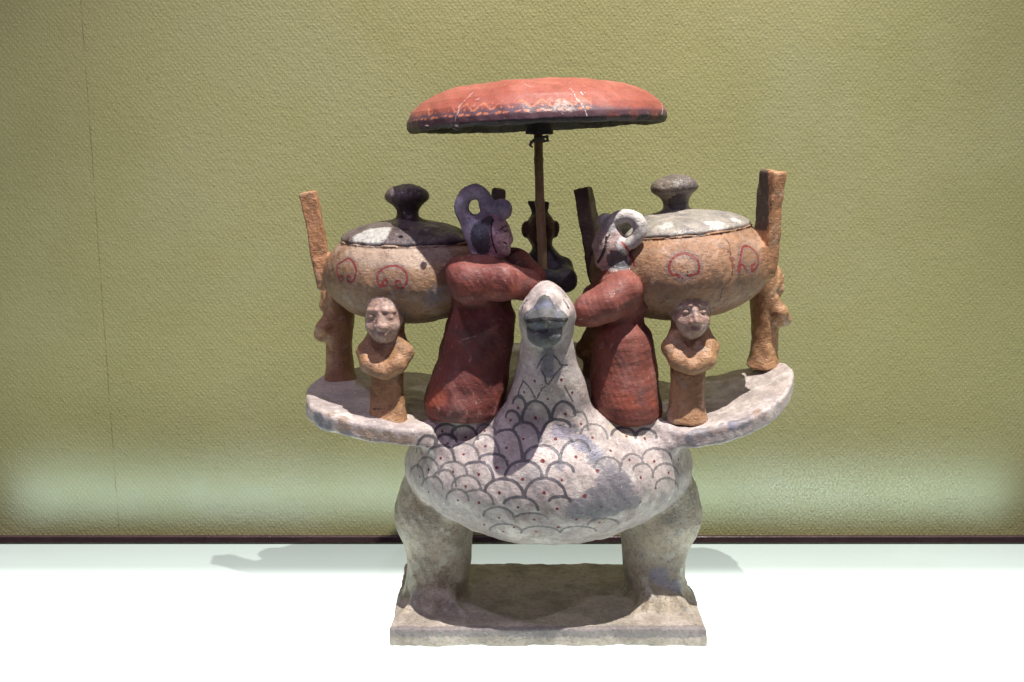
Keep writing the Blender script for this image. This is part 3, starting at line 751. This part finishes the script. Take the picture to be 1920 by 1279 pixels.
V2.strokes('black', [(curl([(972, 450), (1000, 485), (1030, 525), (1040, 580), (1052, 640), (1055, 700), (1045, 750), (1010, 790), (985, 830), (980, 870), (960, 895)], sh3), .55), (curl([(440, 700), (520, 715), (620, 722)], sh3), .15), (curl([(770, 700), (772, 740)], sh3), .4)])
V2.blobs('pale', [(1230, 440, 16, .8), (1290, 440, 18, .8), (1350, 430, 18, .8), (1410, 425, 12, .8), (1430, 450, 10, .7), (1290, 530, 8, .6), (1380, 560, 16, .6), (1340, 570, 14, .5)])
V2.blobs('grey', [*[(x, y, 6, 1) for x in (1419, 1427, 1433) for y in range(322, 425, 9)], (1280, 520, 9, .6), (1240, 560, 22, .5), (1350, 460, 7, .6), (1385, 470, 6, .6)]); V2.blobs('rust', [(1372, 485, 4, .95), (1375, 500, 3.5, .9), (1366, 470, 3, .8)])  # first 'grey' blobs darken the right handle's inner face for its shading
L2.blobs('dark', [(1270, 375, 9, 1.0), (1262, 385, 7, .9), (1280, 385, 7, .8), (1275, 368, 6, .9), (1215, 393, 8, .6)]); L2.blobs('pale', [(1250, 425, 14, .7), (1340, 420, 14, .8), (1380, 412, 10, .7)])
fin2()
print('vessels', round(time.time()-T0, 1))

# ================================================================== THE TWO WOMEN
WSH = -9
def Pw(x, y, Y): return P(x, y, Y+WSH)
def rw(r): return rows([(a, b, c, d+WSH, e) for a, b, c, d, e in r])
bL = rw([(778, 803, 938, 62, 1.0), (768, 795, 946, 62, 1.0), (750, 793, 948, 62, .98), (720, 803, 952, 62, .95), (680, 818, 957, 62, .92), (640, 828, 963, 62, .9), (612, 835, 967, 62, .9), (590, 841, 966, 62, .88), (572, 850, 960, 62, .84), (550, 842, 958, 62, .9), (510, 840, 958, 62, .85), (488, 855, 945, 62, .8), (474, 885, 935, 62, .8), (460, 900, 930, 62, .8)])
def wl_body(p):
    d = stack(p, *bL, cut=3); q = p-F((0, 0, 0)); return d
def wl_arm(p):
    d = chain(p, [Pw(866, 512, 42), Pw(880, 530, 30), Pw(940, 528, 26), Pw(988, 534, 40)], [17, 19, 17.5, 15], 8)
    d = smin(d, chain(p, [Pw(925, 492, 88), Pw(968, 492, 88), Pw(998, 520, 62)], [15, 13, 14], 6), 4)
    return d
wl_c = Pw(924, 443, 62)
def wl_head(p):
    d = ell(p, wl_c, (17.5, 16.5, 21.5), roty(math.radians(6)))
    d = smin(d, ell(p, Pw(934, 455, 62), (11.5, 13, 15)), 5)
    d = smin(d, cap(p, Pw(952, 434, 62), Pw(957, 449, 62), 1.8, 3.0), 4)
    d = smin(d, ell(p, Pw(946, 472, 62), (5, 7, 5)), 4)
    d = smin(d, ell(p, Pw(951, 461, 62), (3, 6, 2.2)), 2)
    d = smax(d, -cap(p, Pw(953, 458.5, 57), Pw(944, 457, 48), .7), .8)
    d = smax(d, -torus(p, Pw(947, 430, 49.5), 3.0, .55, rotz(math.radians(38)), 1.3, .8), .6)
    return d
def wl_hair(p):
    d = ell(p, Pw(905, 446, 64), (15, 18, 20.5))
    r = torus(p, Pw(890, 388, 68), 13.8, 6.8, rotz(math.radians(10)), .98, 1.08)
    r = smin(r, cap(p, Pw(874, 412, 68), Pw(890, 440, 66), 6.5, 10), 3)
    r = smin(r, cap(p, Pw(912, 384, 68), Pw(928, 397, 66), 7, 7), 3)
    d = smin(d, r, 2.5)
    return smin(d, ell(p, Pw(941, 393, 64), (10.5, 10, 10)), 4)
def wlf(p):
    b = smin(wl_body(p), wl_arm(p), 7)
    h = smin(wl_head(p), wl_hair(p), 1.6)
    return smin(b, h, 3)+wob(p, 28, .7, 2)+wob(p, 9, .18, 1)
lo = Pw(770, 800, 62); hi = Pw(1040, 330, 62)
W1 = Solid(wlf, (lo[0], -6, lo[2]+6), (hi[0], 110, hi[2]), 1.0)
W1.strokes('black', [(curl([(925, 412), (921, 425), (922, 445), (926, 462), (931, 474)], lambda x, y: (x, y)), .8), (curl([(937, 431), (945, 425), (951, 424)], lambda x, y: (x, y)), .6), (curl([(940, 430), (948, 434), (952, 430)], lambda x, y: (x, y)), .5),
                     (curl([(934, 456), (942, 453), (950, 458), (950, 468)], lambda x, y: (x, y)), .45)])
W1.blobs('grey', [(905, 425, 11, 1), (900, 450, 11, 1), (905, 470, 8, .9), (895, 440, 8, .8), (915, 410, 6, .9), (940, 385, 7, .5), (920, 700, 14, .55), (895, 640, 10, .3), (830, 560, 10, .3)])
W1.blobs('red', [(825, 745, 14, .9), (805, 755, 12, .9), (935, 740, 14, .7), (880, 770, 12, .5), (870, 540, 14, .8), (920, 545, 14, .8), (965, 545, 12, .8)])
W1.blobs('rust', []); W1.strokes('dot', []); W1.strokes('pale', [([(865, 638), (885, 632), (893, 630)], .4), ([(868, 646), (882, 640)], .3), ([(930, 500), (970, 506), (1000, 512)], .3)])
wo = Pw(872, 778, 62)
r1 = thing('woman_figurine', 'clay woman in dark red robe with tall looped hair, facing right, arms joined forward', 'figurine', wo, 'figurines standing on the bird')
W1.cut([('robe', None, 'robe', wl_body, m_robe, None), ('sl', None, 'sleeve', lambda p: wl_arm(p)-.5, m_robe, None), ('head', None, 'head', lambda p: wl_head(p)-.3, m_skin, None), ('hair', 'head', 'hair', wl_hair, m_hair, None)], r1, wo)

bR = rw([(788, 1125, 1232, 62, .9), (776, 1112, 1240, 62, .95), (755, 1108, 1240, 62, .95), (720, 1107, 1235, 62, .93), (680, 1110, 1231, 62, .9), (645, 1112, 1228, 62, .92), (622, 1117, 1222, 62, .9), (604, 1128, 1208, 62, .85), (590, 1126, 1208, 62, .85), (572, 1115, 1215, 62, .92), (545, 1116, 1212, 62, .9), (520, 1120, 1202, 62, .85), (500, 1132, 1190, 62, .85), (480, 1140, 1180, 62, .9)])
def wr_body(p): return stack(p, *bR, cut=3)
def wr_arm(p):
    d = chain(p, [Pw(1172, 545, 46), Pw(1140, 568, 36), Pw(1106, 582, 36), Pw(1088, 590, 44)], [19, 17, 15, 11], 8)
    return smin(d, chain(p, [Pw(1140, 535, 84), Pw(1112, 570, 76), Pw(1092, 590, 58)], [15, 13, 10], 6), 5)
def wr_head(p):
    d = ell(p, Pw(1141, 457, 60), (14.5, 14.5, 20.5), roty(math.radians(9)))
    d = smin(d, ell(p, Pw(1134, 472, 60), (9, 11, 15)), 5)
    d = smin(d, cap(p, Pw(1118, 452, 60), Pw(1115, 462, 60), 1.6, 2.8), 3)
    d = smin(d, ell(p, Pw(1126, 492, 60), (5, 6, 6)), 4)
    d = smax(d, -torus(p, Pw(1125, 457, 46.5), 2.6, .55, rotz(math.radians(-38)), 1.3, .8), .6)
    return smin(d, cap(p, Pw(1158, 480, 62), Pw(1160, 505, 62), 12, 15), 5)
def wr_hair(p):
    R = rotz(math.radians(-14))@roty(math.radians(-28))
    d = torus(p, Pw(1171, 432, 53), 14.6, 6.5, R, 1.08, .95)
    d = smin(d, cap(p, Pw(1142, 428, 54), Pw(1160, 468, 56), 6, 8), 3)
    d = smin(d, ell(p, Pw(1157, 464, 60), (13.5, 15, 14.5)), 2)
    return smin(d, ell(p, Pw(1136, 416, 66), (9, 9, 9)), 3)
def wrf(p):
    b = smin(wr_body(p), wr_arm(p), 8)
    h = smin(wr_head(p), wr_hair(p), 1.6)
    return smin(b, h, 4)+wob(p, 28, .7, 3)+wob(p, 9, .18, 2)
lo = Pw(1060, 806, 62); hi = Pw(1262, 380, 62)
W2 = Solid(wrf, (lo[0], -6, lo[2]+6), (hi[0], 110, hi[2]), 1.0)
idt = lambda x, y: (x, y)
W2.strokes('black', [(curl([(1137, 445), (1135, 462), (1129, 478), (1121, 492)], idt), 1.3), (curl([(1134, 466), (1128, 480)], idt), 1.6), (curl([(1143, 440), (1138, 448)], idt), .9), (curl([(1122, 456), (1126, 452), (1129, 456), (1125, 460)], idt), .4),
                     (curl([(1150, 650), (1175, 682), (1205, 675)], idt), .5), (curl([(1130, 628), (1145, 655), (1170, 672)], idt), .5), (curl([(1142, 650), (1165, 690), (1195, 692)], idt), .4)])
W2.strokes('dot', [(curl([(1167, 455), (1173, 463), (1181, 473)], idt), 1.2)])
W2.strokes('pale', [([(1145, 652), (1148, 645)], .7), ([(1085, 600), (1092, 598)], .9), (curl([(1120, 530), (1135, 520), (1150, 512)], idt), .3)])
W2.blobs('grey', [(1150, 492, 6, 1), (1162, 496, 6, 1), (1174, 496, 6, 1), (1165, 488, 6, 1), (1152, 484, 6, 1), (1165, 470, 5, .5), (1152, 480, 7, .8), (1185, 690, 14, .45), (1200, 640, 10, .5), (1170, 605, 14, .6), (1130, 700, 10, .4)])  # blobs at y 484-496 paint the shade on her neck
W2.blobs('rust', [(1155, 455, 5, .7), (1150, 470, 5, .7), (1200, 465, 4, .5)]); W2.blobs('red', [(1180, 755, 16, .8), (1140, 745, 14, .6), (1225, 750, 12, .7), (1200, 550, 12, .3)])
wo = Pw(1175, 785, 62)
r2 = thing('woman_figurine', 'clay woman in rose-red robe with white ring of hair and red stroke, facing left', 'figurine', wo, 'figurines standing on the bird')
W2.cut([('robe', None, 'robe', wr_body, m_robe2, None), ('sl', None, 'sleeve', lambda p: wr_arm(p)-.5, m_robe2, None), ('head', None, 'head', lambda p: wr_head(p)-.3, m_skin2, None), ('hair', 'head', 'hair', wr_hair, m_hair2, None)], r2, wo)

# ================================================================== THE ATTENDANT WHO HOLDS THE PARASOL
YA = 168
bA = rows([(690, 975, 1070, YA, .8), (640, 978, 1066, YA, .8), (600, 982, 1060, YA, .8), (565, 984, 1056, YA, .8), (540, 984, 1058, YA, .8), (515, 983, 1060, YA, .75), (495, 985, 1060, YA, .7), (478, 992, 1050, YA, .7), (462, 1000, 1036, YA, .8), (450, 1002, 1032, YA, .9)])
def at_body(p): return stack(p, *bA, cut=3)
def at_arm(p):
    d = chain(p, [P(1056, 500, YA), P(1060, 525, YA-18), P(1028, 522, YA-34)], [11, 12, 9], 6)
    d = smin(d, chain(p, [P(990, 500, YA), P(984, 530, YA-18), P(1010, 524, YA-34)], [11, 12, 9], 6), 4)
    return smin(d, ell(p, P(1019, 520, YA-32), (9, 11, 11)), 4)
def at_head(p):
    d = ell(p, P(1014, 430, YA), (16, 16, 20)); d = smin(d, ell(p, P(1014, 446, YA-3), (11, 12, 13)), 5)
    for x in (986, 1042): d = smin(d, ell(p, P(x, 430, YA), (4.5, 5, 9)), 3)
    d = smin(d, cap(p, P(1014, 425, YA-16), P(1014, 436, YA-18), 1.6, 3), 3)
    for x in (1003, 1025): d = smin(d, ell(p, P(x, 424, YA-14), (4, 2.5, 2.4)), 1.5)
    return d
def at_hat(p):
    z = rows([(412, 1002, 1022, YA, .7), (402, 998, 1026, YA, .6), (390, 994, 1030, YA, .5), (377, 989, 1034, YA, .4)])
    return stack(p, *z, cut=2)
def atf(p):
    d = smin(at_body(p), at_arm(p), 5); return smin(smin(d, at_head(p), 4), at_hat(p), 3)+wob(p, 20, .5, 1)
lo = P(960, 700, YA); hi = P(1085, 365, YA)
A1 = Solid(atf, (lo[0], YA-52, lo[2]+4), (hi[0], YA+42, hi[2]), 1.1)
wo = P(1022, 690, YA)
r3 = thing('attendant_figurine', 'small black clay attendant standing behind the bird and gripping the parasol pole', 'figurine', wo, 'figurines standing on the bird')
A1.cut([('robe', None, 'robe', at_body, m_black, None), ('arms', None, 'arms', lambda p: at_arm(p)-.3, m_black, None), ('head', None, 'head', at_head, m_black_face, None), ('hat', 'head', 'hat', at_hat, m_black, None)], r3, wo)
print('figures', round(time.time()-T0, 1))

# ================================================================== THE PARASOL
uc = P(1007, 227, 114); UR = 135.0
Ru = roty(math.radians(-3.1))@rotx(math.radians(-1.2))
up = [(0, 40), (30, 39.7), (60, 38.3), (85, 35), (105, 29), (120, 21), (130, 12), (135, 3), (135.5, -3), (133, -6.5), (128, -6.5), (122, -1), (110, 8), (85, 21), (50, 28), (0, 31)]
up = [(a*.975, b) for a, b in up]
tbu = poly_table(np.array(up+[(-x, z) for x, z in up[::-1]][1:-1]), 1.0)
kn = [P(855, 239, 2), P(1211, 216, 30), P(800, 238, 25)]
def f_kn(p):
    return np.minimum(np.minimum(ell(p, kn[0], (3.4, 3.4, 3)), ell(p, kn[1], (3.0, 3, 2.8))), ell(p, kn[2], (2.6, 3, 2.4)))
def f_can(p):
    q = (p-F(uc))@F(Ru); r = np.sqrt(q[:, 0]**2+q[:, 1]**2)
    return smin(tbu(r, q[:, 2]+q[:, 0]*0.012)+wob(p, 90, .9, 2)+wob(p, 22, .4, 1), f_kn(p), 1.2)
US = Solid(f_can, (uc[0]-146, uc[1]-146, uc[2]-22), (uc[0]+146, uc[1]+146, uc[2]+60), 1.5)
M = Mat('red_canopy')
M.base((.34, .10, .072), (.28, .072, .05), 12, 1); M.patch((.42, .15, .11), 25, .5, .7, .6, 5); M.patch((.30, .10, .085), 18, .55, .75, .5, 12); M.patch((.52, .24, .19), 110, .66, .74, .4, 14)
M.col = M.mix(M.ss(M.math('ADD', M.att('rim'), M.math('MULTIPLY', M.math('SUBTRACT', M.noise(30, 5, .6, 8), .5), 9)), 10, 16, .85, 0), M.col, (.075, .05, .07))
M.line('rimblack', (.02, .016, .02), 1.6, .95, 1.2)
M.line('zig', (.48, .16, .08), .3, .92, 1.0, (.25, .4)); M.line('crack', (.62, .55, .50), .2, .95, .5, (.2, .4)); M.stain('worn', (.62, .55, .50), .6, .72, .85, 1.5, 260)
M.stain('rust', (.2, .06, .045), .7)
M.scratch((.62, .45, .40), .45, 44, 25, .012); M.speck((.6, .5, .45), 120, .1, .6); clay_bump(M, .4); m_can = M.done(.50, .42, .12)
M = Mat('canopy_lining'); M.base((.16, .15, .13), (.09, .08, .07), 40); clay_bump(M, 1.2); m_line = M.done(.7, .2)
q = (US.V-uc)@Ru; rr = np.hypot(q[:, 0], q[:, 1])
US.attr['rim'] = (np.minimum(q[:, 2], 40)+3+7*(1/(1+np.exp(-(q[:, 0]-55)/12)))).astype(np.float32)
US.attr['rimblack'] = (q[:, 2]+2.2).astype(np.float32)
# zigzag and dots round the part of the rim where the paint survives
A, Bq, W = [], [], []
def rimpt(a, z):
    r = .975*np.interp(z, [-3, 3, 12, 21, 29], [135.5, 135, 130, 120, 105]); return np.array([r*math.cos(a), r*math.sin(a), z])@Ru.T+uc
n = 13; a0, a1 = math.radians(183), math.radians(292)
for i in range(n):
    x0 = a0+(a1-a0)*i/n; x1 = a0+(a1-a0)*(i+1)/n; xm = (x0+x1)/2; w_ = (x1-x0)*.32
    for s in (0, 1):
        A.append(rimpt(xm-w_*1.35+0, 8.5) if s == 0 else rimpt(xm, 15)); Bq.append(rimpt(xm, 15) if s == 0 else rimpt(xm+w_*1.35, 8.5)); W.append(1.15)
    A.append(rimpt(xm-w_*.7, 4.6)); Bq.append(rimpt(xm-w_*.15, 5.4)); W.append(1.3)
    A.append(rimpt(xm+w_*.5, 4.8)); Bq.append(rimpt(xm+w_*1.0, 4.6)); W.append(1.2); A.append(rimpt(xm, 9.5)); Bq.append(rimpt(xm, 9.6)); W.append(1.1)
    A.append(rimpt(x1, 12)); Bq.append(rimpt(x1, 15)); W.append(.7)
US._seg('zig', A, Bq, W)
zu = lambda x, y: (740+x/3.552, 120+y/3.552)
US.strokes('crack', [(curl([(530, 180), (495, 215), (460, 250), (430, 285), (425, 320), (408, 350), (402, 385)], zu), .4), (curl([(1155, 155), (1190, 185), (1210, 230), (1240, 260), (1265, 300), (1282, 348)], zu), .45), (curl([(625, 132), (580, 155), (530, 180)], zu), .15),
                     (curl([(1240, 185), (1252, 205)], zu), .7), (curl([(870, 135), (900, 150), (912, 150)], zu), .4), (curl([(1775, 260), (1785, 300), (1780, 335)], zu), .6), (curl([(1150, 155), (1185, 170)], zu), .2)])
US.blobs('worn', [(*zu(1110, 270), 9, .62), (*zu(1150, 290), 9, .62), (*zu(1060, 255), 9, .55), (*zu(980, 245), 9, .5), (*zu(1200, 300), 8, .5), (*zu(1050, 310), 7, .45)])
US.blobs('rust', [(1225, 205, 14, .8), (1190, 212, 12, .7), (1150, 212, 12, .5)])
uo = P(1016, 512, 142)
ru = thing('parasol', 'round red clay parasol with dark zigzag-painted rim on a thin wooden pole', 'parasol', uo)
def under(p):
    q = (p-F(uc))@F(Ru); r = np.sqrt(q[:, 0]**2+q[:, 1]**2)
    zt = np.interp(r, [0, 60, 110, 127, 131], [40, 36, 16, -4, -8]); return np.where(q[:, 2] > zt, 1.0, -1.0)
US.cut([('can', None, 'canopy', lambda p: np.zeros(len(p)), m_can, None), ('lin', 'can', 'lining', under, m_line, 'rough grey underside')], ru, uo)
M = Mat('pole_wood'); M.base((.46, .33, .17), (.36, .25, .13), 60, 2); M.patch((.50, .37, .21), 90, .5, .7, .8, 4, (1, 1, .08)); M.patch((.08, .05, .03), 120, .55, .7, .7, 7, (1, 1, .06))  # wood colour brightened to offset the shadow the canopy throws on it
M.bump([(M.noise(200, 3, .6, 3, (1, 1, .06)), .5)]); m_pole = M.done(.5, .35)
YP = 122
pts = [P(1018, 520, YP+14), P(1016, 450, YP+9), P(1012.5, 380, YP+4), P(1010, 300, YP), P(1009, 235, YP+2)]
PS = Solid(lambda p: chain(p, pts, [5.0, 4.9, 4.9, 4.7, 4.7], 2)+wob(p, 30, .15, 1), (10, YP-20, 352), (50, YP+28, 530), .9)
PS.cut([('p', None, 'pole', lambda p: np.zeros(len(p)), m_pole, None)], ru, uo)
sc_ = P(1011, 242, YP)
SK = Solid(lambda p: stack(p, [sc_[2]-5.5, sc_[2]+14, sc_[2]+36], [sc_[0]]*3, [YP]*3, [14.6, 13.6, 13], [13, 12.5, 12], 1.5)+wob(p, 20, .3, 2), (sc_[0]-20, YP-20, sc_[2]-9), (sc_[0]+20, YP+20, sc_[2]+38), 1.0)
SK.cut([('s', None, 'socket', lambda p: np.zeros(len(p)), m_black, 'black socket under the canopy')], ru, uo)
M = Mat('white_cord'); M.base((.30, .29, .24), (.22, .21, .18), 200); M.bump([(M.noise(900, 2), .4)]); m_cord = M.done(.8, .2)
def f_cord(p):
    q = (p-F(P(1010, 262, YP)))@F(rotx(math.radians(90))@rotz(math.radians(0)))
    d = torus(q, (0, 0, 0), 5.8, 1.0)
    d = smin(d, chain(p, [P(1003, 258, YP-7), P(1016, 258, YP-7), P(1026, 256, YP-5), P(1027, 264, YP-5), P(1018, 266, YP-7)], [1.3, 1.5, 1.4, 1.2, 1.1], 1.0), .8)
    return smin(d, chain(p, [P(1018, 262, YP-7), P(1006, 262, YP-7), P(996, 267, YP-6), P(994, 272, YP-5), P(998, 276, YP-5)], [1.2, 1.6, 1.5, 1.2, .9], 1.0), .8)
c0 = P(1010, 264, YP)
CS = Solid(f_cord, c0-np.array([14, 14, 12]), c0+np.array([14, 14, 12]), .5)
CS.cut([('c', None, 'cord_tie', lambda p: np.zeros(len(p)), m_cord, None)], ru, uo)
print('done', round(time.time()-T0, 1), sum(len(m.polygons) for m in bpy.data.meshes))
